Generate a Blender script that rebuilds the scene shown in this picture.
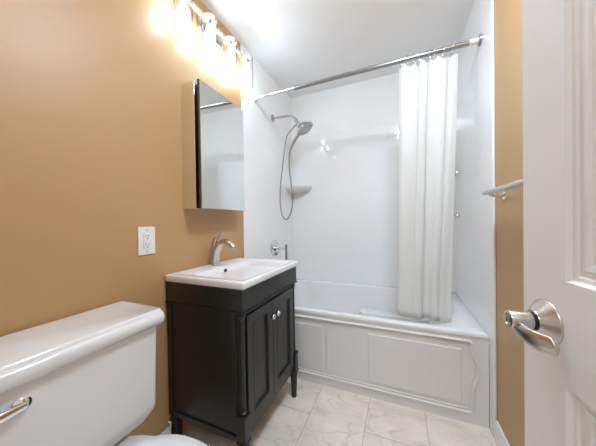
import bpy, math, random
from mathutils import Vector, Matrix
random.seed(4)
for o in list(bpy.data.objects): bpy.data.objects.remove(o)
scn = bpy.context.scene
COL = scn.collection

# ---------------------------------------------------------------- camera
cam_d = bpy.data.cameras.new('camera'); cam = bpy.data.objects.new('camera', cam_d); COL.objects.link(cam)
yaw, pit, rol = math.radians(-22.909), math.radians(-0.562), math.radians(-0.892)
Fv = Vector((math.sin(yaw)*math.cos(pit), math.cos(yaw)*math.cos(pit), math.sin(pit)))
Rv = Vector((math.cos(yaw), -math.sin(yaw), 0)); Uv = Rv.cross(Fv)
c_, s_ = math.cos(rol), math.sin(rol)
R2 = c_*Rv + s_*Uv; U2 = -s_*Rv + c_*Uv
cam.matrix_world = Matrix(((R2.x, U2.x, -Fv.x, 1.066), (R2.y, U2.y, -Fv.y, 0.0), (R2.z, U2.z, -Fv.z, 1.115), (0, 0, 0, 1)))
cam_d.sensor_width = 36; cam_d.lens = 240.0/596*36; cam_d.clip_start = 0.01
scn.camera = cam

# ---------------------------------------------------------------- world, lights, exposure
w = bpy.data.worlds.new('world'); scn.world = w; w.use_nodes = True
w.node_tree.nodes['Background'].inputs[0].default_value = (1, 0.97, 0.93, 1)
w.node_tree.nodes['Background'].inputs[1].default_value = 0.05
def area(name, loc, sx, sy, power, col, rot=(0, 0, 0)):
    d = bpy.data.lights.new(name, 'AREA'); d.shape = 'RECTANGLE'; d.size = sx; d.size_y = sy; d.energy = power; d.color = col
    o = bpy.data.objects.new(name, d); COL.objects.link(o); o.location = loc; o.rotation_euler = rot
    return o
BULB = 22.0        # emission strength of the four bulbs
HALL_FILL = 4.5  # power of the added hallway fill
CEIL_FILL = 41.0  # emission strength of the added ceiling fill dome
area('hall_fill_light', (1.0, -0.85, 2.36), 0.5, 0.5, HALL_FILL, (0.82, 0.95, 1.06))  # unseen fill added behind the camera, shining in through the doorway
scn.view_settings.view_transform = 'Standard'; scn.view_settings.look = 'None'
scn.view_settings.gamma = 1; scn.view_settings.use_curve_mapping = False
scn.view_settings.exposure = 1.23
scn.cycles.max_bounces = 16; scn.cycles.diffuse_bounces = 10; scn.cycles.glossy_bounces = 8; scn.cycles.transparent_max_bounces = 32

# ---------------------------------------------------------------- materials
def mat(name, col, rough=0.5, metal=0.0, spec=0.5, coat=0.0, trans=0.0, sheen=0.0):
    m = bpy.data.materials.new(name); m.use_nodes = True
    b = m.node_tree.nodes['Principled BSDF']
    b.inputs['Base Color'].default_value = (*col, 1); b.inputs['Roughness'].default_value = rough
    b.inputs['Metallic'].default_value = metal; b.inputs['Specular IOR Level'].default_value = spec
    b.inputs['Coat Weight'].default_value = coat; b.inputs['Coat Roughness'].default_value = 0.05
    b.inputs['Transmission Weight'].default_value = trans
    return m
def N(m, t, **kw):
    n = m.node_tree.nodes.new(t)
    for k, v in kw.items(): setattr(n, k, v)
    return n
def L(m, a, b): m.node_tree.links.new(a, b)
def noise_bump(m, scale, strength, dist=0.002, stretch=(1, 1, 1), detail=3):
    tc = N(m, 'ShaderNodeTexCoord'); mp = N(m, 'ShaderNodeMapping'); mp.inputs['Scale'].default_value = stretch
    nz = N(m, 'ShaderNodeTexNoise'); nz.inputs['Scale'].default_value = scale; nz.inputs['Detail'].default_value = detail
    bp = N(m, 'ShaderNodeBump'); bp.inputs['Strength'].default_value = strength; bp.inputs['Distance'].default_value = dist
    L(m, tc.outputs['Object'], mp.inputs[0]); L(m, mp.outputs[0], nz.inputs[0]); L(m, nz.outputs[0], bp.inputs['Height'])
    L(m, bp.outputs[0], m.node_tree.nodes['Principled BSDF'].inputs['Normal'])
    return m
TAN = noise_bump(mat('tan_paint', (0.49, 0.292, 0.132), 0.42, spec=0.5), 160, 0.12, 0.001)
CEIL = noise_bump(mat('ceiling_paint', (0.86, 0.855, 0.85), 0.7), 120, 0.1, 0.001)
WPAINT = noise_bump(mat('white_door_paint', (0.86, 0.855, 0.85), 0.38), 60, 0.12, 0.001, (1, 1, 0.12), 4)
TRIM = mat('white_trim_paint', (0.80, 0.78, 0.76), 0.35)
HALLP = mat('hall_paint', (0.75, 0.72, 0.68), 0.6)
PORC = mat('porcelain', (0.80, 0.79, 0.785), 0.12, coat=0.4)
TANKP = mat('toilet_porcelain', (0.76, 0.745, 0.74), 0.10, coat=0.4)
ACR = mat('tub_enamel', (0.80, 0.79, 0.79), 0.18, coat=0.3)
CHROME = mat('chrome', (0.80, 0.80, 0.81), 0.08, 1.0)
STEEL = mat('brushed_steel', (0.38, 0.38, 0.39), 0.28, 1.0)
NICK = mat('satin_nickel', (0.62, 0.57, 0.52), 0.27, 1.0)
BLACK = mat('black_lacquer', (0.016, 0.016, 0.0145), 0.30, spec=0.5)
DARK = mat('dark_rubber', (0.01, 0.01, 0.01), 0.5)
MIRR = mat('mirror_silver', (0.86, 0.87, 0.87), 0.005, 1.0)
MIRS = mat('polished_cabinet_side', (0.86, 0.85, 0.84), 0.06, 1.0)
GREYM = mat('grey_edge_metal', (0.13, 0.125, 0.125), 0.35, 0.8)
PLAST = mat('white_plastic', (0.80, 0.79, 0.77), 0.3)
SHADEW = mat('shelf_ceramic', (0.72, 0.71, 0.70), 0.2)
def tile_mat(name, axis):
    m = mat(name, (0.87, 0.87, 0.87), 0.09, coat=0.2)
    tc = N(m, 'ShaderNodeTexCoord'); sp = N(m, 'ShaderNodeSeparateXYZ'); cb = N(m, 'ShaderNodeCombineXYZ')
    L(m, tc.outputs['Object'], sp.inputs[0]); L(m, sp.outputs[axis], cb.inputs[0]); L(m, sp.outputs[2], cb.inputs[1])
    br = N(m, 'ShaderNodeTexBrick'); br.inputs['Scale'].default_value = 1.0
    br.inputs['Brick Width'].default_value = 0.1524; br.inputs['Row Height'].default_value = 0.0762
    br.inputs['Mortar Size'].default_value = 0.0013; br.inputs['Mortar Smooth'].default_value = 0.6
    br.inputs['Color1'].default_value = (0.88, 0.88, 0.88, 1); br.inputs['Color2'].default_value = (0.87, 0.87, 0.87, 1)
    br.inputs['Mortar'].default_value = (0.83, 0.83, 0.83, 1)
    L(m, cb.outputs[0], br.inputs[0])
    b = m.node_tree.nodes['Principled BSDF']; L(m, br.outputs['Color'], b.inputs['Base Color'])
    nz = N(m, 'ShaderNodeTexNoise'); nz.inputs['Scale'].default_value = 7; L(m, tc.outputs['Object'], nz.inputs[0])
    b0 = N(m, 'ShaderNodeBump'); b0.inputs['Strength'].default_value = 0.15; b0.inputs['Distance'].default_value = 0.004
    L(m, nz.outputs[0], b0.inputs['Height'])
    bp = N(m, 'ShaderNodeBump', invert=True); bp.inputs['Strength'].default_value = 0.3; bp.inputs['Distance'].default_value = 0.001
    L(m, br.outputs['Fac'], bp.inputs['Height']); L(m, b0.outputs[0], bp.inputs['Normal']); L(m, bp.outputs[0], b.inputs['Normal'])
    return m
TILE_SIDE = tile_mat('white_subway_tile_side', 1); TILE_BACK = tile_mat('white_subway_tile_back', 0)
def floor_mat():
    m = mat('marble_floor_tile', (0.8, 0.75, 0.7), 0.22)
    b = m.node_tree.nodes['Principled BSDF']
    tc = N(m, 'ShaderNodeTexCoord'); sp = N(m, 'ShaderNodeSeparateXYZ'); cb = N(m, 'ShaderNodeCombineXYZ')
    L(m, tc.outputs['Object'], sp.inputs[0])
    ax = N(m, 'ShaderNodeMath', operation='ADD'); ax.inputs[1].default_value = 0.03+0.305*4      # joints at x = .580, .885, 1.190
    ay = N(m, 'ShaderNodeMath', operation='ADD'); ay.inputs[1].default_value = 6.1-1.283
    L(m, sp.outputs[0], ax.inputs[0]); L(m, sp.outputs[1], ay.inputs[0])
    L(m, ay.outputs[0], cb.inputs[0]); L(m, ax.outputs[0], cb.inputs[1])
    br = N(m, 'ShaderNodeTexBrick'); br.offset = 0.5; br.inputs['Scale'].default_value = 1
    br.inputs['Brick Width'].default_value = 0.61; br.inputs['Row Height'].default_value = 0.305
    br.inputs['Mortar Size'].default_value = 0.0016; br.inputs['Mortar Smooth'].default_value = 0.3
    br.inputs['Color1'].default_value = (1, 1, 1, 1); br.inputs['Color2'].default_value = (0.93, 0.93, 0.93, 1); br.inputs['Mortar'].default_value = (0.55, 0.5, 0.46, 1)
    L(m, cb.outputs[0], br.inputs[0])
    # veins: sharp ridges of a warped noise
    off = N(m, 'ShaderNodeVectorMath', operation='MULTIPLY_ADD'); off.inputs[1].default_value = (3, 5, 0)
    L(m, br.outputs['Color'], off.inputs[0]); L(m, tc.outputs['Object'], off.inputs[2])
    mp = N(m, 'ShaderNodeMapping'); mp.inputs['Rotation'].default_value = (0, 0, 0.7); mp.inputs['Scale'].default_value = (1, 2.0, 1)
    L(m, off.outputs[0], mp.inputs[0])
    def vein(scale, width, dist):
        nz = N(m, 'ShaderNodeTexNoise'); nz.inputs['Scale'].default_value = scale; nz.inputs['Detail'].default_value = 6; nz.inputs['Distortion'].default_value = dist
        L(m, mp.outputs[0], nz.inputs[0])
        s = N(m, 'ShaderNodeMath', operation='SUBTRACT'); s.inputs[1].default_value = 0.5; L(m, nz.outputs[0], s.inputs[0])
        a = N(m, 'ShaderNodeMath', operation='ABSOLUTE'); L(m, s.outputs[0], a.inputs[0])
        r = N(m, 'ShaderNodeMapRange'); r.inputs['From Max'].default_value = width; r.inputs['To Min'].default_value = 1; r.inputs['To Max'].default_value = 0
        L(m, a.outputs[0], r.inputs[0]); return r
    v1 = vein(3.2, 0.022, 0.9); v2 = vein(7.5, 0.018, 0.6)
    cl = N(m, 'ShaderNodeTexNoise'); cl.inputs['Scale'].default_value = 5; cl.inputs['Detail'].default_value = 4; L(m, mp.outputs[0], cl.inputs[0])
    k = N(m, 'ShaderNodeMath', operation='MULTIPLY'); L(m, v1.outputs[0], k.inputs[0]); L(m, cl.outputs[0], k.inputs[1])
    k2 = N(m, 'ShaderNodeMath', operation='MULTIPLY_ADD'); L(m, v2.outputs[0], k2.inputs[0]); k2.inputs[1].default_value = 0.32; L(m, k.outputs[0], k2.inputs[2])
    mx = N(m, 'ShaderNodeMix', data_type='RGBA'); mx.inputs[6].default_value = (0.87, 0.79, 0.695, 1); mx.inputs[7].default_value = (0.60, 0.545, 0.50, 1)
    L(m, k2.outputs[0], mx.inputs[0])
    cr = N(m, 'ShaderNodeMix', data_type='RGBA', blend_type='MULTIPLY'); cr.inputs[0].default_value = 1
    cc = N(m, 'ShaderNodeMapRange'); cc.inputs['From Min'].default_value = 0.3; cc.inputs['From Max'].default_value = 0.7; cc.inputs['To Min'].default_value = 0.86; cc.inputs['To Max'].default_value = 1.03
    L(m, cl.outputs[0], cc.inputs[0])
    L(m, mx.outputs[2], cr.inputs[6]); L(m, cc.outputs[0], cr.inputs[7])
    m2 = N(m, 'ShaderNodeMix', data_type='RGBA', blend_type='MULTIPLY'); m2.inputs[0].default_value = 1
    L(m, cr.outputs[2], m2.inputs[6]); L(m, br.outputs['Color'], m2.inputs[7]); L(m, m2.outputs[2], b.inputs['Base Color'])
    bp = N(m, 'ShaderNodeBump', invert=True); bp.inputs['Strength'].default_value = 0.3; bp.inputs['Distance'].default_value = 0.001
    L(m, br.outputs['Fac'], bp.inputs['Height']); L(m, bp.outputs[0], b.inputs['Normal'])
    return m
FLOOR = floor_mat()
def thin_glass(name, tint, ior=1.45, rough=0.02):
    m = bpy.data.materials.new(name); m.use_nodes = True; nt = m.node_tree; nt.nodes.clear()
    o = N(m, 'ShaderNodeOutputMaterial'); t = N(m, 'ShaderNodeBsdfTransparent'); g = N(m, 'ShaderNodeBsdfGlossy')
    t.inputs[0].default_value = (*tint, 1); g.inputs['Roughness'].default_value = rough
    lw = N(m, 'ShaderNodeLayerWeight'); lw.inputs[0].default_value = 0.5
    pw = N(m, 'ShaderNodeMath', operation='POWER'); pw.inputs[1].default_value = 4.0; L(m, lw.outputs['Facing'], pw.inputs[0])
    fr = N(m, 'ShaderNodeMath', operation='MULTIPLY_ADD'); fr.inputs[1].default_value = 0.22; fr.inputs[2].default_value = 0.04; L(m, pw.outputs[0], fr.inputs[0])
    tm = N(m, 'ShaderNodeMix', data_type='RGBA'); tm.inputs[6].default_value = (*tint, 1); tm.inputs[7].default_value = (*[c*0.55 for c in tint], 1)
    L(m, pw.outputs[0], tm.inputs[0]); L(m, tm.outputs[2], t.inputs[0])
    mx = N(m, 'ShaderNodeMixShader')
    L(m, fr.outputs[0], mx.inputs[0]); L(m, t.outputs[0], mx.inputs[1]); L(m, g.outputs[0], mx.inputs[2]); L(m, mx.outputs[0], o.inputs[0])
    return m
GLASS = thin_glass('clear_glass', (0.96, 0.96, 0.96), 1.3)
SGLASS = thin_glass('shelf_glass', (0.90, 0.93, 0.92), 1.5)
def emit(name, col, st):
    m = bpy.data.materials.new(name); m.use_nodes = True; nt = m.node_tree; nt.nodes.clear()
    o = N(m, 'ShaderNodeOutputMaterial'); e = N(m, 'ShaderNodeEmission'); e.inputs[0].default_value = (*col, 1); e.inputs[1].default_value = st
    L(m, e.outputs[0], o.inputs[0]); return m
BULBM = emit('lit_bulb', (0.74, 0.91, 1.08), BULB)
def curtain_mat():
    m = bpy.data.materials.new('curtain_fabric'); m.use_nodes = True; nt = m.node_tree; nt.nodes.clear()
    o = N(m, 'ShaderNodeOutputMaterial'); d = N(m, 'ShaderNodeBsdfDiffuse'); t = N(m, 'ShaderNodeBsdfTranslucent'); mx = N(m, 'ShaderNodeMixShader')
    d.inputs[0].default_value = (0.93, 0.93, 0.92, 1); t.inputs[0].default_value = (0.93, 0.93, 0.92, 1); mx.inputs[0].default_value = 0.5
    L(m, d.outputs[0], mx.inputs[1]); L(m, t.outputs[0], mx.inputs[2]); L(m, mx.outputs[0], o.inputs[0]); return m
CURT = curtain_mat()

# ---------------------------------------------------------------- mesh helpers
class MB:
    def __init__(s): s.v = []; s.f = []
    def add(s, vs, fs):
        n = len(s.v); s.v += [Vector(v) for v in vs]; s.f += [[n+i for i in f] for f in fs]; return s
    def box(s, x0, x1, y0, y1, z0, z1, M=None):
        vs = [Vector((x, y, z)) for z in (z0, z1) for y in (y0, y1) for x in (x0, x1)]
        if M: vs = [M(v) for v in vs]
        return s.add(vs, [(0, 2, 3, 1), (4, 5, 7, 6), (0, 1, 5, 4), (2, 6, 7, 3), (0, 4, 6, 2), (1, 3, 7, 5)])
    def loft(s, rings, cap0=True, cap1=True, closed=True):
        n = len(rings[0]); vs = [p for r in rings for p in r]; fs = []
        for i in range(len(rings)-1):
            for j in range(n if closed else n-1):
                k = (j+1) % n; fs.append((i*n+j, i*n+k, (i+1)*n+k, (i+1)*n+j))
        if cap0: fs.append(tuple(range(n))[::-1])
        if cap1: fs.append(tuple((len(rings)-1)*n+j for j in range(n)))
        return s.add(vs, fs)
    def lathe(s, prof, o, axis=(0, 0, 1), n=24, cap=True, ref=None):
        a = Vector(axis).normalized(); t = Vector(ref) if ref else (Vector((1, 0, 0)) if abs(a.x) < 0.9 else Vector((0, 1, 0)))
        u = (t-a*t.dot(a)).normalized(); v = a.cross(u); o = Vector(o)
        rings = [[o+a*h+(u*math.cos(2*math.pi*k/n)+v*math.sin(2*math.pi*k/n))*max(r, 1e-5) for k in range(n)] for r, h in prof]
        return s.loft(rings, cap, cap)
    def tube(s, pts, r, n=12, cap=True, flat=None):
        pts = [Vector(p) for p in pts]; rings = []
        rr = r if isinstance(r, (list, tuple)) else [r]*len(pts)
        t0 = (pts[1]-pts[0]).normalized(); u = t0.orthogonal().normalized()
        if flat: u = (Vector(flat)-t0*t0.dot(Vector(flat))).normalized()
        for i, p in enumerate(pts):
            t = ((pts[min(i+1, len(pts)-1)]-pts[max(i-1, 0)])).normalized()
            u = (u-t*t.dot(u)).normalized(); v = t.cross(u)
            a, b = rr[i] if isinstance(rr[i], (list, tuple)) else (rr[i], rr[i])
            rings.append([p+u*math.cos(2*math.pi*k/n)*a+v*math.sin(2*math.pi*k/n)*b for k in range(n)])
        return s.loft(rings, cap, cap)
    def build(s, name, m, parent=None, bevel=0, seg=2, ang=35, smooth=True, solid=0, kind=None, label=None):
        me = bpy.data.meshes.new(name)
        if parent is None:
            xs = [v.x for v in s.v]; ys = [v.y for v in s.v]; zs = [v.z for v in s.v]
            off = Vector(((min(xs)+max(xs))/2, (min(ys)+max(ys))/2, min(zs)))
            if kind == 'structure': off = Vector((0, 0, 0))
        else:
            off = parent['_o'] if '_o' in parent else (0, 0, 0); off = Vector(off)
        me.from_pydata([v-off for v in s.v], [], s.f); me.update()
        o = bpy.data.objects.new(name, me); COL.objects.link(o)
        if parent is None: o.location = off
        else: o.parent = parent
        o['_o'] = list(off)
        import bmesh
        bm = bmesh.new(); bm.from_mesh(me); bmesh.ops.recalc_face_normals(bm, faces=bm.faces); bm.to_mesh(me); bm.free()
        me.materials.append(m)
        if smooth:
            me.shade_smooth(); me.set_sharp_from_angle(angle=math.radians(ang))
        if solid:
            md = o.modifiers.new('solid', 'SOLIDIFY'); md.thickness = solid; md.offset = 0
        if bevel:
            md = o.modifiers.new('bevel', 'BEVEL'); md.width = bevel; md.segments = seg; md.limit_method = 'ANGLE'; md.angle_limit = math.radians(40)
            md.harden_normals = True
        if kind: o['kind'] = kind
        if label: o['label'] = label
        return o
def thing(name, loc, label, cat, group=None):
    o = bpy.data.objects.new(name, None); o.empty_display_size = 0.05; COL.objects.link(o); o.location = loc
    o['_o'] = list(loc); o['label'] = label; o['category'] = cat
    if group: o['group'] = group
    return o
def tag(o, label, cat, group=None):
    o['label'] = label; o['category'] = cat
    if group: o['group'] = group
    return o
def struct(name, mb, m, **k): return mb.build(name, m, kind='structure', **k)
def rrect(cx, cy, hx, hy, r, z, n=8):
    r = min(r, hx*0.999, hy*0.999); out = []
    for q, (sx, sy) in enumerate(((1, 1), (-1, 1), (-1, -1), (1, -1))):
        for k in range(n+1):
            a = math.pi/2*(q+k/n)
            out.append(Vector((cx+sx*(hx-r)+r*math.cos(a), cy+sy*(hy-r)+r*math.sin(a), z)))
    return out
def spline(pts, n=10):
    P = [Vector(p) for p in pts]; P = [2*P[0]-P[1]]+P+[2*P[-1]-P[-2]]; out = []
    for i in range(1, len(P)-2):
        for k in range(n):
            t = k/n; a, b, c, d = P[i-1:i+3]
            out.append(0.5*((2*b)+(c-a)*t+(2*a-5*b+4*c-d)*t*t+(3*b-a-3*c+d)*t**3))
    out.append(P[-2]); return out

# ---------------------------------------------------------------- room shell
W, H = 1.507, 2.426; YB = 2.351; YF = -0.15; YT = 1.544
struct('floor', MB().box(-0.1, W+0.1, YF-1.4, YB+0.1, -0.1, 0), FLOOR)
struct('ceiling', MB().box(-0.1, W+0.1, YF-1.4, YB+0.1, H, H+0.1), CEIL)
struct('wall_left', MB().box(-0.1, 0, YF-0.1, YB+0.1, 0, H), TAN)
struct('wall_right', MB().box(W, W+0.1, YF-0.1, YB+0.1, 0, H), TAN)
struct('wall_back', MB().box(-0.1, W+0.1, YB, YB+0.1, 0, H), TILE_BACK)
DX0, DX1, DH = 0.66, 1.385, 2.04
struct('wall_front', MB().box(0, DX0-0.02, YF-0.1, YF, 0, H).box(DX1+0.02, W, YF-0.1, YF, 0, H).box(DX0-0.02, DX1+0.02, YF-0.1, YF, DH+0.02, H), TAN)
struct('door_frame', MB().box(DX0-0.02, DX0, YF-0.1, YF, 0, DH).box(DX1, DX1+0.02, YF-0.1, YF, 0, DH).box(DX0-0.02, DX1+0.02, YF-0.1, YF, DH, DH+0.02)
       .box(DX0-0.075, DX0, YF, YF+0.012, 0, DH+0.07).box(DX1+0.005, DX1+0.08, YF, YF+0.012, 0, DH+0.07).box(DX0-0.075, DX1+0.08, YF, YF+0.012, DH, DH+0.07), TRIM, bevel=0.003)
struct('wall_hall', MB().box(-0.1, W+0.1, YF-1.4, YF-1.3, 0, H).box(-0.2, -0.1, YF-1.4, YF-0.1, 0, H).box(W+0.1, W+0.2, YF-1.4, YF-0.1, 0, H), HALLP)
# tile cladding of the tub alcove, finished with a bullnose
YE = 1.479
struct('trim_1', MB().box(0, 0.008, YE, YB, 0, H), TILE_SIDE, bevel=0.004)
struct('trim_2', MB().box(W-0.012, W, YE, YB, 0, H), TILE_SIDE, bevel=0.004)
def baseboard(x0, sgn, ya, yb):
    prof = [(0, 0), (0.013, 0), (0.013, 0.082), (0.010, 0.092), (0.005, 0.1), (0, 0.102)]
    return MB().loft([[Vector((x0+sgn*a, y, z)) for a, z in prof] for y in (ya, yb)])
bl = baseboard(0, 1, YF+0.013, 0.825); b2 = baseboard(0, 1, 1.418, YE-0.002); bl.add(b2.v, b2.f)
struct('baseboard_left', bl, TRIM)
struct('baseboard_right', baseboard(W, -1, YF+0.013, YE-0.002), TRIM)
fb = MB().box(0, DX0-0.076, YF, YF+0.013, 0, 0.1)
struct('baseboard_front', fb, TRIM, bevel=0.003)

# ---------------------------------------------------------------- bathtub
x0, x1 = 0.011, W-0.014; y1t = YB-0.003; ZT = 0.496
tub = thing('bathtub', ((x0+x1)/2, (YT+y1t)/2, 0), 'white alcove bathtub with a moulded panel apron behind the black vanity', 'bathtub')
cx, cy = (x0+x1)/2, (YT+y1t)/2; hx, hy = (x1-x0)/2, (y1t-YT)/2
n = 10
bx, by = cx-0.045, (1.596+2.312)/2; bhx, bhy = 0.635, (2.312-1.596)/2
rings = [rrect(cx, cy, hx, hy, 0.004, 0.474, n), rrect(cx, cy, hx, hy, 0.004, ZT-0.006, n), rrect(cx, cy, hx-0.005, hy-0.005, 0.004, ZT, n),
         rrect(bx, by, bhx+0.012, bhy+0.008, 0.16, ZT, n), rrect(bx, by, bhx+0.003, bhy+0.002, 0.155, ZT-0.004, n), rrect(bx, by, bhx-0.004, bhy-0.003, 0.15, ZT-0.015, n),
         rrect(bx, by, bhx-0.03, bhy-0.022, 0.15, 0.36, n), rrect(bx, by, bhx-0.075, bhy-0.045, 0.15, 0.20, n), rrect(bx+.0, by, bhx-0.11, bhy-0.07, 0.14, 0.13, n), rrect(bx, by, bhx-0.17, bhy-0.13, 0.12, 0.105, n)]
MB().loft(rings, False, True).build('basin', ACR, tub, ang=50)
ledge = MB().loft([rrect(1.02, 2.23, 0.30, 0.055, 0.05, z, 6) for z in (0.2, 0.29)]+[rrect(1.02, 2.23, 0.29, 0.045, 0.045, 0.30, 6)])
ledge.build('armrest', ACR, tub)
yf = YT+0.003
ap = MB().box(x0, x1, yf, yf+0.03, 0, 0.48)
ap.build('apron', ACR, tub)
mold = [(x0+0.02, .446), (0.6, .446), (1.0, .447), (1.25, .448), (1.34, .448), (1.385, .448), (1.405, .447), (1.416, .440), (1.420, .425), (1.421, .40), (1.425, .37), (1.44, .335), (1.447, .30), (1.444, .26), (1.432, .22), (1.424, .18), (1.423, .12), (1.422, .092), (1.421, .077), (1.416, .066), (1.404, .061), (1.385, .06), (1.34, .06), (1.25, .06), (1.0, .06), (0.5, .06), (x0+0.02, .06)]
path = spline([(a, yf, b) for a, b in mold], 6)
MB().tube(path, [(0.010, 0.0075)]*len(path), 10, flat=(0, 1, 0)).build('apron_moulding', ACR, tub)
inn = [(x0+0.02, .432), (1.0, .433), (1.25, .434), (1.34, .434), (1.375, .434), (1.392, .431), (1.399, .42), (1.402, .40), (1.404, .37), (1.42, .33), (1.427, .30), (1.423, .26), (1.41, .21), (1.404, .16), (1.402, .12), (1.400, .095), (1.392, .082), (1.375, .077), (1.33, .076), (1.0, .076), (x0+0.02, .076)]
path = spline([(a, yf, b) for a, b in inn], 6)
MB().tube(path, [(0.004, 0.005)]*len(path), 8, flat=(0, 1, 0)).build('apron_moulding', ACR, tub)
for a, b in ((0.877, 1.372), (0.09, 0.585)):
    pn = MB().loft([[Vector((X_, y_, z_)) for X_, z_ in ((a+i, .098+i), (b-i, .098+i), (b-i, .402-i), (a+i, .402-i))] for i, y_ in ((0, yf+0.002), (0.004, yf-0.005), (0.012, yf-0.0055))])
    pn.build('apron_panel', ACR, tub, smooth=False)
MB().tube([(0.611, yf, 0.105), (0.611, yf, 0.39)], [(0.005, 0.006)]*2, 8, flat=(0, 1, 0)).build('apron_bead', ACR, tub)

# ---------------------------------------------------------------- vanity
van = thing('vanity_cabinet', (0.22, 1.117, 0), 'black two-door vanity cabinet with corner columns and turned feet', 'cabinet')
Y0, Y1 = 0.840, 1.387
MB().box(0.001, 0.431, Y0, Y1, 0.165, 0.722).build('carcass', BLACK, van, bevel=0.002)
def ringbox(x0_, x1_, y0_, y1_, z0_, z1_, t_):
    q_ = lambda e, z: [Vector((x0_+e, y0_+e, z)), Vector((x1_-e, y0_+e, z)), Vector((x1_-e, y1_-e, z)), Vector((x0_+e, y1_-e, z))]
    return MB().loft([q_(0, z0_), q_(0, z1_), q_(t_, z1_), q_(t_, z0_), q_(0, z0_)], False, False)
ringbox(0.001, 0.454, 0.831, 1.406, 0.730, 0.8255, 0.016).build('frieze', BLACK, van, bevel=0.002)
cor = MB()
for z0_, z1_, e in ((0.722, 0.7245, 0.004), (0.7245, 0.7285, 0.011), (0.7285, 0.732, 0.004)):
    cor.box(0.001, 0.454+e-0.004, 0.831-e+0.004, 1.406+e-0.004, z0_, z1_)
cor.build('cornice', BLACK, van, bevel=0.0015)
MB().box(0.400, 0.4565, 0.8285, 0.86, 0.734, 0.8245).build('corner_block', BLACK, van, bevel=0.001)
MB().box(0.001, 0.44, 0.834, 0.841, 0.165, 0.190).box(0.001, 0.03, 0.834, 0.841, 0.19, 0.721).box(0.395, 0.412, 0.8345, 0.841, 0.200, 0.721).build('side_frame', BLACK, van, bevel=0.002)
for z_ in ((0.165, 0.20), (0.704, 0.722)): MB().box(0.430, 0.441, 0.862, 1.372, *z_).build('front_rail', BLACK, van, bevel=0.002)
for yy in (0.849, 1.380):
    MB().lathe([(0.011, 0), (0.017, 0.003), (0.017, 0.010), (0.012, 0.014), (0.0155, 0.022), (0.013, 0.03), (0.0125, 0.40), (0.0155, 0.407), (0.0125, 0.413), (0.018, 0.422), (0.018, 0.432)], (0.437, yy, 0.285), n=20).build('column', BLACK, van)
    MB().box(0.416, 0.460, yy-0.021, yy+0.021, 0.172, 0.275).box(0.413, 0.463, yy-0.025, yy+0.025, 0.275, 0.284).box(0.413, 0.463, yy-0.025, yy+0.025, 0.163, 0.172).build('plinth_block', BLACK, van, bevel=0.003)
    MB().lathe([(0.015, 0), (0.0175, 0.006), (0.0155, 0.012), (0.0225, 0.14), (0.025, 0.15), (0.021, 0.156), (0.021, 0.164)], (0.438, yy, 0), n=20).build('foot', BLACK, van)
for yy in (0.862, 1.372):
    MB().box(0.002, 0.042, yy-0.018, yy+0.018, 0, 0.165).build('foot', BLACK, van, bevel=0.002)
for ya, yb, yk in ((0.872, 1.0985, 1.070), (1.1015, 1.359, 1.121)):
    d = MB(); xf = 0.450; xb = 0.4315; z0_, z1_ = 0.204, 0.702; st = 0.044
    def rr(i, x): return [Vector((x, ya+i, z0_+i)), Vector((x, yb-i, z0_+i)), Vector((x, yb-i, z1_-i)), Vector((x, ya+i, z1_-i))]
    d.loft([rr(0, xb), rr(0, xf-0.0015), rr(0.0015, xf), rr(st, xf), rr(st+0.003, xf+0.002), rr(st+0.007, xf+0.001), rr(st+0.010, xf-0.009), rr(st+0.016, xf-0.009)])
    dd = d.build('door', BLACK, van, smooth=False)
    MB().lathe([(0.006, 0), (0.0055, 0.010), (0.010, 0.014), (0.014, 0.019), (0.0145, 0.024), (0.011, 0.029), (0.004, 0.031)], (xf, yk, 0.628), (1, 0, 0), 20).build('knob', CHROME, dd, ang=60, label='round chrome knob')

# ---------------------------------------------------------------- ceramic vanity top with integrated basin
top = thing('sink_top', (0.233, 1.117, 0.826), 'white ceramic sink top with rectangular basin resting on black vanity', 'sink')
sx0, sx1, sy0, sy1, zt = 0.001, 0.467, 0.826, 1.415, 0.86
mx_, my_, ax_, ay_ = (sx0+sx1)/2, (sy0+sy1)/2, (sx1-sx0)/2, (sy1-sy0)/2
bcx, bcy = 0.277, 1.117; bax, bay = 0.158, 0.238
n = 8
rings = [rrect(mx_, my_, ax_-0.012, ay_-0.012, 0.006, 0.8262, n), rrect(mx_, my_, ax_-0.003, ay_-0.003, 0.008, 0.828, n), rrect(mx_, my_, ax_, ay_, 0.009, 0.833, n), rrect(mx_, my_, ax_, ay_, 0.009, 0.854, n),
         rrect(mx_, my_, ax_-0.002, ay_-0.002, 0.009, 0.8585, n), rrect(mx_, my_, ax_-0.006, ay_-0.006, 0.009, 0.86, n), rrect(mx_, my_, ax_-0.016, ay_-0.018, 0.012, 0.8595, n), rrect(mx_+.002, my_, ax_-0.024, ay_-0.03, 0.015, 0.857, n),
         rrect(bcx, bcy, bax+0.002, bay+0.002, 0.03, 0.8565, n), rrect(bcx, bcy, bax-0.008, bay-0.008, 0.03, 0.848, n), rrect(bcx, bcy, bax-0.016, bay-0.022, 0.03, 0.80, n), rrect(bcx, bcy, bax-0.026, bay-0.04, 0.035, 0.765, n),
         rrect(bcx, bcy, bax-0.05, bay-0.08, 0.04, 0.752, n), rrect(bcx, bcy, 0.02, 0.02, 0.019, 0.748, n)]
MB().loft(rings, True, True).build('basin', PORC, top, ang=60)
MB().lathe([(0.0115, 0), (0.0115, 0.003), (0.0075, 0.0035), (0.0065, -0.004)], (0.1345, 1.113, 0.832), (1, 0, 0.15), 20).build('overflow_hole', DARK, top)
MB().lathe([(0.021, 0), (0.021, 0.003), (0.017, 0.004), (0.006, 0.006)], (bcx, bcy, 0.748), n=20).build('drain', CHROME, top)

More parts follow.
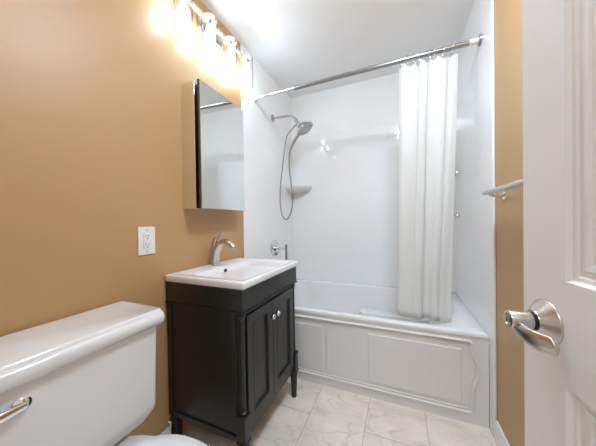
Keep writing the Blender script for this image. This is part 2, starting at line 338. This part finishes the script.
# ---------------------------------------------------------------- faucet
fx, fy = 0.055, 1.125; fz = 0.857
fau = thing('faucet', (fx, fy, fz), 'brushed nickel single-handle faucet standing on the white sink top', 'faucet')
FM = mat('faucet_steel', (0.60, 0.59, 0.58), 0.22, 1.0)
MB().lathe([(0.027, 0), (0.027, 0.004), (0.023, 0.008)], (fx, fy, fz), n=24).build('base_ring', FM, fau)
pts = spline([(fx-0.003, fy, fz+0.004), (fx-0.002, fy, fz+0.04), (fx+0.008, fy, fz+0.085), (fx+0.035, fy, fz+0.124), (fx+0.072, fy, fz+0.137), (fx+0.112, fy, fz+0.124), (fx+0.138, fy, fz+0.102)], 8)
nn = len(pts); rads = []
for i in range(nn):
    t = i/(nn-1); r = 0.024*(1-t)**0.8+0.0125*t+0.003*math.sin(t*math.pi); rads.append((r, r*0.95))
rads[-1] = (0.011, 0.010)
MB().tube(pts, rads, 20, flat=(0, 1, 0)).build('spout', FM, fau)
body = spline([(fx-0.005, fy, fz+0.05), (fx-0.008, fy, fz+0.10), (fx-0.006, fy, fz+0.135), (fx+0.008, fy, fz+0.16)], 6)
MB().tube(body, [(0.021-0.007*i/(len(body)-1),)*2 for i in range(len(body))], 18).build('handle_hub', FM, fau)
hp = spline([(fx-0.006, fy, fz+0.130), (fx+0.004, fy, fz+0.155), (fx+0.025, fy, fz+0.172), (fx+0.052, fy, fz+0.188)], 8)
MB().tube(hp, [(0.015-0.006*i/(len(hp)-1), 0.012-0.0085*i/(len(hp)-1)) for i in range(len(hp))], 14, flat=(0, 1, 0)).build('handle', FM, fau)
MB().tube([(fx-0.03, fy, fz+0.0), (fx-0.03, fy, fz+0.055)], 0.0025, 8).lathe([(0.001, 0), (0.005, 0.002), (0.005, 0.008), (0.001, 0.01)], (fx-0.03, fy, fz+0.053), n=12).build('lift_rod', FM, fau)

# ---------------------------------------------------------------- mirror cabinet
mc = thing('mirror_cabinet', (0.05, 1.145, 1.187), 'mirrored medicine cabinet with its door slightly ajar on the tan wall', 'medicine cabinet')
zc0, zc1, yc0, yc1 = 1.187, 1.852, 0.947, 1.345
MB().box(0.001, 0.092, yc0, yc1, zc0, zc1).build('body', MIRS, mc, bevel=0.001)
hinge = Vector((0.0955, yc1, 0)); near = Vector((0.112, yc0+0.002, 0)); dv = (near-hinge).normalized(); nv = Vector((-dv.y, dv.x, 0))
if nv.x < 0: nv = -nv
def leaf(a, b, c, d, z0, z1):
    m_ = MB(); P = [hinge+dv*a+nv*c, hinge+dv*b+nv*c, hinge+dv*b+nv*d, hinge+dv*a+nv*d]
    return m_.loft([[p+Vector((0, 0, z)) for p in P] for z in (z0, z1)])
dl = (near-hinge).length
df = leaf(0, dl, 0.0, 0.0125, zc0-0.001, zc1+0.001).build('door', GREYM, mc, smooth=False)
leaf(0, dl-0.001, 0.0126, 0.0165, zc0, zc1).build('mirror_pane', MIRR, df, smooth=False, label='silvered mirror glass')

# ---------------------------------------------------------------- vanity light with four glass shades
vl = thing('vanity_light', (0.02, 1.165, 2.26), 'four-bulb chrome vanity light with clear glass shades above the mirror', 'wall lamp')
MB().box(0, 0.018, 1.065, 1.265, 2.235, 2.335).build('back_plate', NICK, vl, bevel=0.004)
MB().box(0.018, 0.045, 1.15, 1.18, 2.272, 2.298).build('bracket', CHROME, vl, bevel=0.002)
MB().box(0.040, 0.062, 0.83, 1.50, 2.276, 2.296).build('bar', CHROME, vl, bevel=0.003)
sxp = 0.085
for k in range(4):
    yy = 0.895+0.18*k
    MB().tube([(0.05, yy, 2.286), (0.078, yy, 2.286), (sxp, yy, 2.282), (sxp, yy, 2.262)], 0.007, 10).lathe([(0.012, 0.0), (0.043, -0.004), (0.044, -0.012), (0.024, -0.014), (0.0165, -0.016), (0.0165, -0.05), (0.012, -0.052)], (sxp, yy, 2.272), n=24).build('socket', CHROME, vl)
    sh = MB(); ro, ri = 0.0445, 0.0425
    sh.lathe([(ro, 0), (ro, -0.21), (ri, -0.21), (ri, 0)], (sxp, yy, 2.265), n=40, cap=False)
    sh.build('glass_shade', GLASS, vl, ang=80)
    MB().lathe([(0.013, 0.0), (0.0145, -0.012), (0.020, -0.03), (0.0285, -0.052), (0.0305, -0.068), (0.027, -0.084), (0.017, -0.096), (0.002, -0.101)], (sxp, yy, 2.222), n=24).build('bulb', BULBM, vl, ang=80)

# ---------------------------------------------------------------- added flush fill light, out of view on the ceiling
clx, cly = 1.17, 0.78
cl_ = thing('ceiling_fill_light', (clx, cly, H-0.08), 'added unseen fill light with round dome, on the ceiling between the open door and the tub', 'fill light')
MB().lathe([(0.155, 0), (0.165, -0.004), (0.165, -0.022), (0.155, -0.026)], (clx, cly, H), n=40).build('base', TRIM, cl_)
MB().lathe([(0.150, -0.027), (0.148, -0.040), (0.125, -0.062), (0.08, -0.078), (0.01, -0.084)], (clx, cly, H), n=40).build('dome', emit('fill_dome', (0.76, 0.92, 1.08), CEIL_FILL), cl_, ang=80)

# ---------------------------------------------------------------- outlet
oy, oz = 0.739, 1.034
ou = thing('wall_outlet', (0, oy, oz-0.064), 'white double outlet on the tan wall above the toilet', 'outlet')
pl_ = MB().box(0, 0.006, oy-0.040, oy+0.040, oz-0.0635, oz+0.0635).build('cover_plate', PLAST, ou, bevel=0.003)
MB().box(0.004, 0.0085, oy-0.017, oy+0.017, oz-0.034, oz+0.034).build('receptacle', PLAST, ou, bevel=0.001)
GR = mat('outlet_slot', (0.05, 0.045, 0.04), 0.5)
for s in (-1, 1):
    zz = oz+s*0.019
    sl = MB().box(0.008, 0.0088, oy-0.0085, oy-0.006, zz-0.001, zz+0.008).box(0.008, 0.0088, oy+0.005, oy+0.0075, zz-0.001, zz+0.007)
    sl.lathe([(0.0032, 0), (0.0032, 0.0008)], (0.008, oy, zz-0.008), (1, 0, 0), 12); sl.build('socket_slots', GR, ou, label='dark plug slots')
    MB().lathe([(0.003, 0), (0.003, 0.001), (0.001, 0.0015)], (0.006, oy, oz+s*0.048), (1, 0, 0), 10).build('screw', STEEL, ou)

# ---------------------------------------------------------------- toilet
TY = 0.388
to = thing('toilet', (0.38, TY, 0), 'white two-piece toilet against the tan wall beside the black vanity', 'toilet')
n = 8
def tr(z, xa, xb, hw, r): return rrect((xa+xb)/2, TY, (xb-xa)/2, hw, r, z, n)
MB().loft([tr(0.398, 0.03, 0.205, 0.178, 0.02), tr(0.402, 0.027, 0.212, 0.196, 0.02), tr(0.435, 0.025, 0.226, 0.2205, 0.015), tr(0.45, 0.025, 0.228, 0.222, 0.014), tr(0.745, 0.02, 0.236, 0.2255, 0.014)]).build('tank', TANKP, to, ang=30)
MB().loft([tr(0.738, 0.02, 0.242, 0.230, 0.014), tr(0.741, 0.018, 0.250, 0.236, 0.014), tr(0.752, 0.017, 0.2585, 0.242, 0.016), tr(0.767, 0.016, 0.262, 0.244, 0.018), tr(0.779, 0.016, 0.259, 0.2415, 0.018), tr(0.785, 0.015, 0.253, 0.240, 0.014), tr(0.786, 0.015, 0.248, 0.2365, 0.012), tr(0.7885, 0.015, 0.247, 0.236, 0.010), tr(0.795, 0.015, 0.244, 0.235, 0.008), tr(0.797, 0.016, 0.241, 0.233, 0.007)]).build('tank_lid', TANKP, to, ang=40)
lx, ly, lz = 0.235, 0.261, 0.689
lv = MB().lathe([(0.0185, 0), (0.0185, 0.006), (0.014, 0.010), (0.009, 0.012), (0.009, 0.016)], (lx-0.001, ly, lz), (1, 0, 0), 24).build('flush_lever', CHROME, to)
lp = spline([(lx+0.014, ly+0.004, lz+0.001), (lx+0.018, ly-0.018, lz+0.001), (lx+0.020, ly-0.045, lz+0.001), (lx+0.019, ly-0.075, lz)], 6)
MB().tube(lp, [(0.009+0.003*math.sin(i/(len(lp)-1)*2), 0.006) for i in range(len(lp))], 14, flat=(0, 0, 1)).build('lever_arm', CHROME, lv)
def egg(z, xa, xb, hw, p=2.3, sh=0.0, m_=40):
    cx_ = (xa+xb)/2; hx_ = (xb-xa)/2; out = []
    for k in range(m_):
        a = 2*math.pi*k/m_; c, s = math.cos(a), math.sin(a)
        X_ = math.copysign(abs(c)**(2/p), c); Y_ = math.copysign(abs(s)**(2/p), s)
        out.append(Vector((cx_+hx_*X_, TY+hw*Y_*(1-0.10*X_), z)))
    return out
MB().loft([egg(0, 0.14, 0.58, 0.105), egg(0.02, 0.14, 0.58, 0.105), egg(0.05, 0.16, 0.55, 0.09), egg(0.16, 0.15, 0.55, 0.088), egg(0.25, 0.14, 0.64, 0.125), egg(0.3040, 0.13, 0.70, 0.165), egg(0.3540, 0.12, 0.725, 0.18), egg(0.3760, 0.12, 0.73, 0.182), egg(0.3830, 0.13, 0.72, 0.175)]).build('bowl', TANKP, to, ang=60)
MB().loft([tr(0.2840, 0.04, 0.22, 0.09, 0.03), tr(0.3390, 0.035, 0.25, 0.135, 0.03), tr(0.3740, 0.035, 0.25, 0.14, 0.03), tr(0.3815, 0.04, 0.25, 0.135, 0.03)]).build('tank_shelf', TANKP, to, ang=50)
MB().loft([egg(0.3850, 0.265, 0.735, 0.182), egg(0.3880, 0.262, 0.74, 0.186), egg(0.3960, 0.262, 0.74, 0.186), egg(0.4000, 0.265, 0.737, 0.184)]).build('seat', PORC, to, ang=60)
MB().loft([egg(0.4015, 0.262, 0.738, 0.185), egg(0.4040, 0.258, 0.742, 0.188), egg(0.4130, 0.258, 0.742, 0.188), egg(0.4190, 0.264, 0.735, 0.181), egg(0.4220, 0.30, 0.70, 0.15)]).build('seat_cover', PORC, to, ang=60)
for s in (-1, 1):
    MB().tube([(0.255, TY+s*0.07-0.018, 0.398), (0.255, TY+s*0.07+0.018, 0.398)], 0.012, 12).build('seat_hinge', PORC, to)

# toilet stop valve
sv = thing('stop_valve', (0.04, 0.80, 0.15), 'small chrome stop valve rising from the floor between toilet and vanity', 'valve')
SVY = 0.795
MB().lathe([(0.0085, 0), (0.0085, 0.022), (0.011, 0.024), (0.011, 0.032), (0.006, 0.034)], (0.058, SVY, 0.15), (0, 0, 1), 16).build('valve_body', CHROME, sv)
MB().lathe([(0.004, 0), (0.004, 0.010), (0.011, 0.012), (0.011, 0.020), (0.004, 0.022)], (0.058, SVY, 0.163), (0, -1, 0), 16).build('valve_knob', CHROME, sv)
MB().lathe([(0.014, 0), (0.012, 0.005), (0.006, 0.006)], (0.058, SVY, 0), (0, 0, 1), 16).build('floor_plate', CHROME, sv)
MB().tube([(0.058, SVY, 0.0), (0.058, SVY, 0.165)], 0.0055, 10).build('supply_pipe', CHROME, sv)

# ---------------------------------------------------------------- shower: rod, curtain, rings
RY, RZ = 1.645, 2.10
rod = thing('curtain_rod', (0.75, RY, RZ), 'brushed metal shower curtain rod spanning the tub alcove', 'rod')
MB().tube([(0.03, RY, RZ-0.006), (0.42, RY, RZ-0.003)], 0.0125, 18).build('inner_tube', CHROME, rod)
MB().tube([(0.36, RY, RZ-0.003), (1.44, RY, RZ+0.006)], 0.0145, 18).build('outer_tube', STEEL, rod)
MB().lathe([(0.027, 0), (0.027, 0.010), (0.018, 0.016), (0.0165, 0.04)], (0.008, RY, RZ-0.006), (1, 0, 0), 24).build('end_cap', PLAST, rod, label='white plastic end cap')
MB().lathe([(0.016, -0.055), (0.016, -0.012), (0.018, -0.010)], (W-0.012, RY, RZ+0.007), (1, 0, 0), 24).build('end_sleeve', PLAST, rod, label='white plastic end sleeve')
MB().lathe([(0.026, -0.012), (0.030, -0.006), (0.030, 0)], (W-0.0122, RY, RZ+0.007), (1, 0, 0), 24).build('flange', STEEL, rod)

CX0, CX1 = 1.066, 1.385
def cpos(u, v):          # u along the width, v from 0 at the top to 1 at the hem
    xt = CX0+(CX1-CX0)*u; xb = 1.045+(1.325-1.045)*u
    x = xt*(1-v)+xb*v
    amp = 0.019*(0.75+0.45*v)
    ph = 2*math.pi*(3.9*u+0.22*math.sin(2.2*u*6.28+1.3*v))
    x += 0.014*math.sin(ph*1.0+1.2)*(0.6+0.5*v)
    y = RY+0.012+amp*math.sin(ph)+0.004*math.sin(ph*2.3+2*v+0.6)*(0.4+v)+0.005*math.sin(v*7+u*9)
    z = 2.080-0.022*abs(math.sin(math.pi*u*7))**1.5
    z = z*(1-v)+0.499*v
    return Vector((x, y, z))
nu, nv_ = 180, 40
cm = MB(); cm.add([cpos(i/nu, j/nv_) for j in range(nv_+1) for i in range(nu+1)], [(j*(nu+1)+i, j*(nu+1)+i+1, (j+1)*(nu+1)+i+1, (j+1)*(nu+1)+i) for j in range(nv_) for i in range(nu)])
cur = cm.build('shower_curtain', CURT, None, ang=180, solid=0.0012)
tag(cur, 'white fabric shower curtain bunched at one end of the rod', 'shower curtain')
def ring_mesh():
    m_ = MB(); R_ = 0.023
    pts = [(0.0, R_*math.sin(a), R_*math.cos(a)-0.002) for a in [2*math.pi*k/24 for k in range(25)]]
    m_.tube(pts, 0.0022, 8, cap=False)
    m_.tube(spline([(0, 0, -R_-0.001), (0, 0.003, -R_-0.012), (0, 0.0, -R_-0.020), (0, -0.004, -R_-0.014)], 5), 0.0016, 8)
    m_.lathe([(0.001, -0.004), (0.0045, -0.003), (0.0045, 0.003), (0.001, 0.004)], (0, 0, -R_-0.004), (0, 1, 0), 10)
    return m_
rx = [1.088, 1.118, 1.158, 1.19, 1.245, 1.268, 1.31, 1.355]
r0 = ring_mesh().build('curtain_ring', CHROME, None, ang=60)
zoff = r0.location.z
rl = ['chrome curtain ring at the free edge of the white curtain', 'chrome curtain ring second from the free edge of the curtain', 'chrome curtain ring third from the free edge of the curtain', 'chrome curtain ring fourth from the free edge of the curtain',
      'chrome curtain ring fifth from the free edge, one of a close pair', 'chrome curtain ring sixth from the free edge, one of a close pair', 'chrome curtain ring second from the wall end of the rod', 'chrome curtain ring nearest the wall end of the rod']
for i, xx in enumerate(rx):
    o = r0 if i == 0 else r0.copy()
    if i: COL.objects.link(o)
    o.location = (xx, RY, RZ+0.002+zoff+(xx-0.42)*0.0088-0.003); o.rotation_euler = (0, 0, random.uniform(-0.35, 0.35))
    tag(o, rl[i], 'curtain ring', 'rings holding the shower curtain')

# ---------------------------------------------------------------- shower head set
SHM = mat('shower_chrome', (0.50, 0.50, 0.51), 0.14, 1.0)
sh_ = thing('shower_fixture', (0.0, 1.93, 2.04), 'chrome shower head with hand shower and hanging hose', 'shower head')
MB().lathe([(0.034, 0), (0.033, 0.006), (0.022, 0.012), (0.012, 0.014)], (0.008, 1.945, 2.052), (1, 0, 0), 28).build('flange', SHM, sh_)
ap_ = spline([(0.012, 1.945, 2.052), (0.10, 1.94, 2.046), (0.185, 1.935, 2.040), (0.222, 1.932, 2.022), (0.245, 1.93, 1.995)], 8)
MB().tube(ap_, 0.0095, 14).build('arm', SHM, sh_)
hd = Vector((0.55, 0.06, -0.85)).normalized()      # spray direction of the tilted head
MB().tube([(0.245, 1.93, 1.995), (0.268, 1.926, 1.955), (0.288, 1.922, 1.925)], [0.013, 0.019, 0.018], 16).build('ball_joint', SHM, sh_)
hc = Vector((0.338, 1.915, 1.892))
MB().lathe([(0.018, -0.062), (0.034, -0.050), (0.060, -0.022), (0.076, -0.006), (0.076, 0.002), (0.066, 0.006)], hc, hd, 36).build('head', SHM, sh_)
face = MB().lathe([(0.066, 0.0062), (0.059, 0.009), (0.03, 0.0105), (0.002, 0.011)], hc, hd, 30)
u_ = Vector((1, 0, 0)); u_ = (u_-hd*u_.dot(hd)).normalized(); v_ = hd.cross(u_)
fc = face.build('spray_face', mat('spray_face_grey', (0.55, 0.55, 0.55), 0.35, 0.4), sh_)
nz = MB()
for rr_, nn_ in ((0.052, 14), (0.031, 8)):
    for k in range(nn_):
        a = 2*math.pi*k/nn_; p = hc+hd*0.009+(u_*math.cos(a)+v_*math.sin(a))*rr_
        nz.lathe([(0.0055, 0), (0.0045, 0.003), (0.002, 0.0035)], p, hd, 8)
nz.build('spray_nozzles', mat('nozzle_grey', (0.12, 0.12, 0.12), 0.5), fc)
hw = spline([(0.305, 1.905, 1.868), (0.275, 1.90, 1.845), (0.238, 1.90, 1.795), (0.204, 1.905, 1.74), (0.186, 1.91, 1.685)], 8)
MB().tube(hw, [(0.018-0.008*i/(len(hw)-1), 0.015-0.006*i/(len(hw)-1)) for i in range(len(hw))], 16).build('hand_shower_handle', SHM, sh_)
hose = spline([(0.186, 1.91, 1.685), (0.182, 1.915, 1.60), (0.188, 1.92, 1.50), (0.200, 1.925, 1.38), (0.198, 1.93, 1.25), (0.172, 1.93, 1.16), (0.135, 1.93, 1.128), (0.098, 1.93, 1.165), (0.080, 1.93, 1.28), (0.085, 1.93, 1.42), (0.110, 1.93, 1.60), (0.135, 1.93, 1.77), (0.160, 1.93, 1.87), (0.215, 1.93, 1.925), (0.258, 1.927, 1.955)], 8)
MB().tube(hose, 0.0058, 10).build('hose', STEEL, sh_)

# mixing valve
mv = thing('shower_valve', (0.008, 1.95, 0.78), 'round chrome shower valve with bar handle above the tub', 'valve')
vy, vz = 1.945, 0.868
MB().lathe([(0.078, 0), (0.077, 0.005), (0.068, 0.009), (0.03, 0.011)], (0.008, vy, vz), (1, 0, 0), 36).build('escutcheon', CHROME, mv)
MB().lathe([(0.027, 0), (0.027, 0.03), (0.022, 0.036), (0.012, 0.038), (0.010, 0.105)], (0.017, vy, vz-0.006), (1, 0, 0), 24).build('stem', CHROME, mv)
MB().tube([(0.125, vy, vz+0.035), (0.125, vy, vz-0.11)], 0.0095, 16).build('handle', STEEL, mv)
MB().lathe([(0.012, 0), (0.012, 0.02), (0.009, 0.022)], (0.017, vy, vz-0.055), (1, 0, 0), 16).build('diverter_knob', STEEL, mv)

# corner shelf on the back wall
def corner(cx_, cy_, sx, rx_, ry_, z0, z1, m_=16, p=2.0):
    def rg(z, s=1.0):
        out = [Vector((cx_, cy_, z))]
        for k in range(m_+1):
            a = math.pi/2*k/m_
            out.append(Vector((cx_+sx*rx_*s*math.cos(a)**(2/p), cy_-ry_*s*math.sin(a)**(2/p), z)))
        return out
    return rg
rg = corner(0.0085, YB-0.0005, 1, 0.225, 0.165, 0, 0, p=2.8)
cs = MB().loft([rg(1.400, 0.62), rg(1.410, 0.78), rg(1.425, 0.90), rg(1.445, 0.98), rg(1.462, 1.0), rg(1.465, 0.985), rg(1.456, 0.955), rg(1.45, 0.94)])
tag(cs.build('corner_shelf', SHADEW, None, ang=50), 'white corner shelf in the tub alcove below the shower head', 'shelf')
for zz, lab in ((1.470, 'small glass corner shelf beside the curtain, upper of the two'), (1.137, 'small glass corner shelf beside the curtain, lower of the two')):
    t = thing('glass_corner_shelf', (W-0.07, YB-0.07, zz), lab, 'shelf', 'glass corner shelves behind the curtain')
    rg = corner(W-0.0125, YB-0.0005, -1, 0.16, 0.16, 0, 0, p=2.2)
    MB().loft([rg(zz, 1.0), rg(zz+0.007, 1.0)]).build('glass_plate', SGLASS, t, smooth=False)
    MB().lathe([(0.012, -0.026), (0.0135, -0.023), (0.0135, 0)], (W-0.0122, YB-0.150, zz-0.002), (1, 0, 0), 16).build('clip', CHROME, t)
    MB().lathe([(0.012, -0.026), (0.0135, -0.023), (0.0135, 0)], (W-0.145, YB-0.0005, zz-0.002), (0, 1, 0), 16).build('clip', CHROME, t)

# ---------------------------------------------------------------- towel bar
tb = thing('towel_bar', (1.47, 1.1, 1.20), 'pale metal towel bar on the tan wall behind the open door', 'towel bar')
TBM = mat('towel_bar_satin', (0.70, 0.70, 0.71), 0.25, 0.85)
bar = []
for y_, s in ((0.72, 0.6), (0.725, 0.95), (0.735, 1.0), (1.37, 1.0), (1.392, 0.95), (1.400, 0.7), (1.404, 0.3)):
    bar.append([Vector((1.446+0.020*s*math.cos(a), y_, 1.231+0.0105*s*math.sin(a))) for a in [2*math.pi*k/20 for k in range(20)]])
MB().loft(bar).build('bar', TBM, tb)
for y_ in (0.76, 1.365):
    MB().tube(spline([(1.447, y_, 1.226), (1.456, y_, 1.219), (1.475, y_, 1.215), (W-0.006, y_, 1.213)], 5), 0.0075, 12).build('post', CHROME, tb)
    MB().lathe([(0.020, 0), (0.020, -0.005), (0.014, -0.009)], (W, y_, 1.213), (1, 0, 0), 20).build('wall_plate', CHROME, tb)

# ---------------------------------------------------------------- the open door
dd = Vector((-0.146, 0.9893, 0)).normalized(); dn = Vector((dd.y, -dd.x, 0))      # dn points away from the camera side
A0 = Vector((1.277, 0.50, 0))
def D(t, z, q=0.0): return A0+dd*t+dn*q+Vector((0, 0, z))
T1, T0 = 0.051, -0.648; TH = 0.035; DZ0, DZ1 = 0.010, 2.030
dm = MB()
cols = [(-0.247, -0.039), (-0.558, -0.349)]; rows = [(0.24, 0.871), (1.022, 1.62), (1.72, 1.92)]
ts = [T0, cols[1][0], cols[1][1], cols[0][0], cols[0][1], T1]; zs = [DZ0, 0.24, 0.871, 1.022, 1.62, 1.72, 1.92, DZ1]
for q, sg in ((0.0, 1), (TH, -1)):
    for i in range(5):
        for j in range(7):
            if i in (1, 3) and j in (1, 3, 5):
                prof = [(0, 0), (0.004, 0.006), (0.009, 0.0065), (0.011, 0.0095), (0.017, 0.010), (0.020, 0.007), (0.027, 0.0075), (0.029, 0.010), (0.042, 0.0105), (0.060, 0.003), (0.062, 0.003)]
                rg_ = []
                for ins, dep in prof:
                    a, b, c, e = ts[i]+ins, ts[i+1]-ins, zs[j]+ins, zs[j+1]-ins
                    rg_.append([D(a, c, q+sg*dep), D(b, c, q+sg*dep), D(b, e, q+sg*dep), D(a, e, q+sg*dep)])
                dm.loft(rg_, False, True)
            else:
                a, b, c, e = ts[i], ts[i+1], zs[j], zs[j+1]
                dm.add([D(a, c, q), D(b, c, q), D(b, e, q), D(a, e, q)], [(0, 1, 2, 3)])
for i in range(7):
    dm.add([D(T0, zs[i], 0), D(T0, zs[i], TH), D(T0, zs[i+1], TH), D(T0, zs[i+1], 0)], [(0, 1, 2, 3)])
    dm.add([D(T1, zs[i], 0), D(T1, zs[i], TH), D(T1, zs[i+1], TH), D(T1, zs[i+1], 0)], [(0, 1, 2, 3)])
for i in range(5):
    for z_ in (DZ0, DZ1):
        dm.add([D(ts[i], z_, 0), D(ts[i+1], z_, 0), D(ts[i+1], z_, TH), D(ts[i], z_, TH)], [(0, 1, 2, 3)])
door = dm.build('door_1', WPAINT, None, smooth=False, kind='structure')
import bmesh
bm = bmesh.new(); bm.from_mesh(door.data); bmesh.ops.remove_doubles(bm, verts=bm.verts, dist=1e-5); bmesh.ops.recalc_face_normals(bm, faces=bm.faces); bm.to_mesh(door.data); bm.free()
# handle: cone rose, cylindrical neck with privacy button, lever sweeping back
for q0, sg in ((0.0, -1), (TH, 1)):
    ax = dn*sg; hz = 0.951; o0 = D(0, hz, q0)
    ax = dn*sg; hz = 0.951; o0 = D(-0.002, hz-0.001, q0)
    rose = MB().lathe([(0.0345, 0), (0.0345, 0.0015), (0.0335, 0.003), (0.0175, 0.0165), (0.0170, 0.018)], o0, ax, 40).build('door_handle', NICK, door, ang=40)
    MB().lathe([(0.0135, 0.017), (0.0135, 0.0205)], o0, ax, 28).build('collar', DARK, rose)
    MB().lathe([(0.0125, 0.0205), (0.0135, 0.022), (0.0135, 0.049), (0.0125, 0.051), (0.0095, 0.0515), (0.0085, 0.049), (0.002, 0.049)], o0, ax, 32).build('neck', NICK, rose, ang=30)
    MB().lathe([(0.0055, 0.049), (0.0055, 0.053), (0.004, 0.054), (0.001, 0.054)], o0, ax, 20).build('privacy_button', NICK, rose)
    Z_ = Vector((0, 0, 1))
    pth = spline([o0+ax*0.040+dd*0.006-Z_*0.006, o0+ax*0.041-dd*0.010-Z_*0.010, o0+ax*0.040-dd*0.030-Z_*0.013, o0+ax*0.036-dd*0.046-Z_*0.014, o0+ax*0.030-dd*0.060-Z_*0.013, o0+ax*0.028-dd*0.066-Z_*0.012], 8)
    k = len(pth)
    MB().tube(pth, [((0.008+0.0065*math.sin(min(1, i/(k-1)*1.5)*math.pi/2))*(1-0.7*(i/(k-1))**8), 0.0085-0.005*(i/(k-1))**0.5) for i in range(k)], 20, flat=(0, 0, 1)).build('lever', NICK, rose, ang=60)
for z_ in (0.25, 1.02, 1.80):
    MB().lathe([(0.006, -0.045), (0.006, 0.045)], D(T0-0.004, z_, 0.0), (0, 0, 1), 12).build('hinge', NICK, door)
for o in bpy.data.objects:
    if '_o' in o: del o['_o']
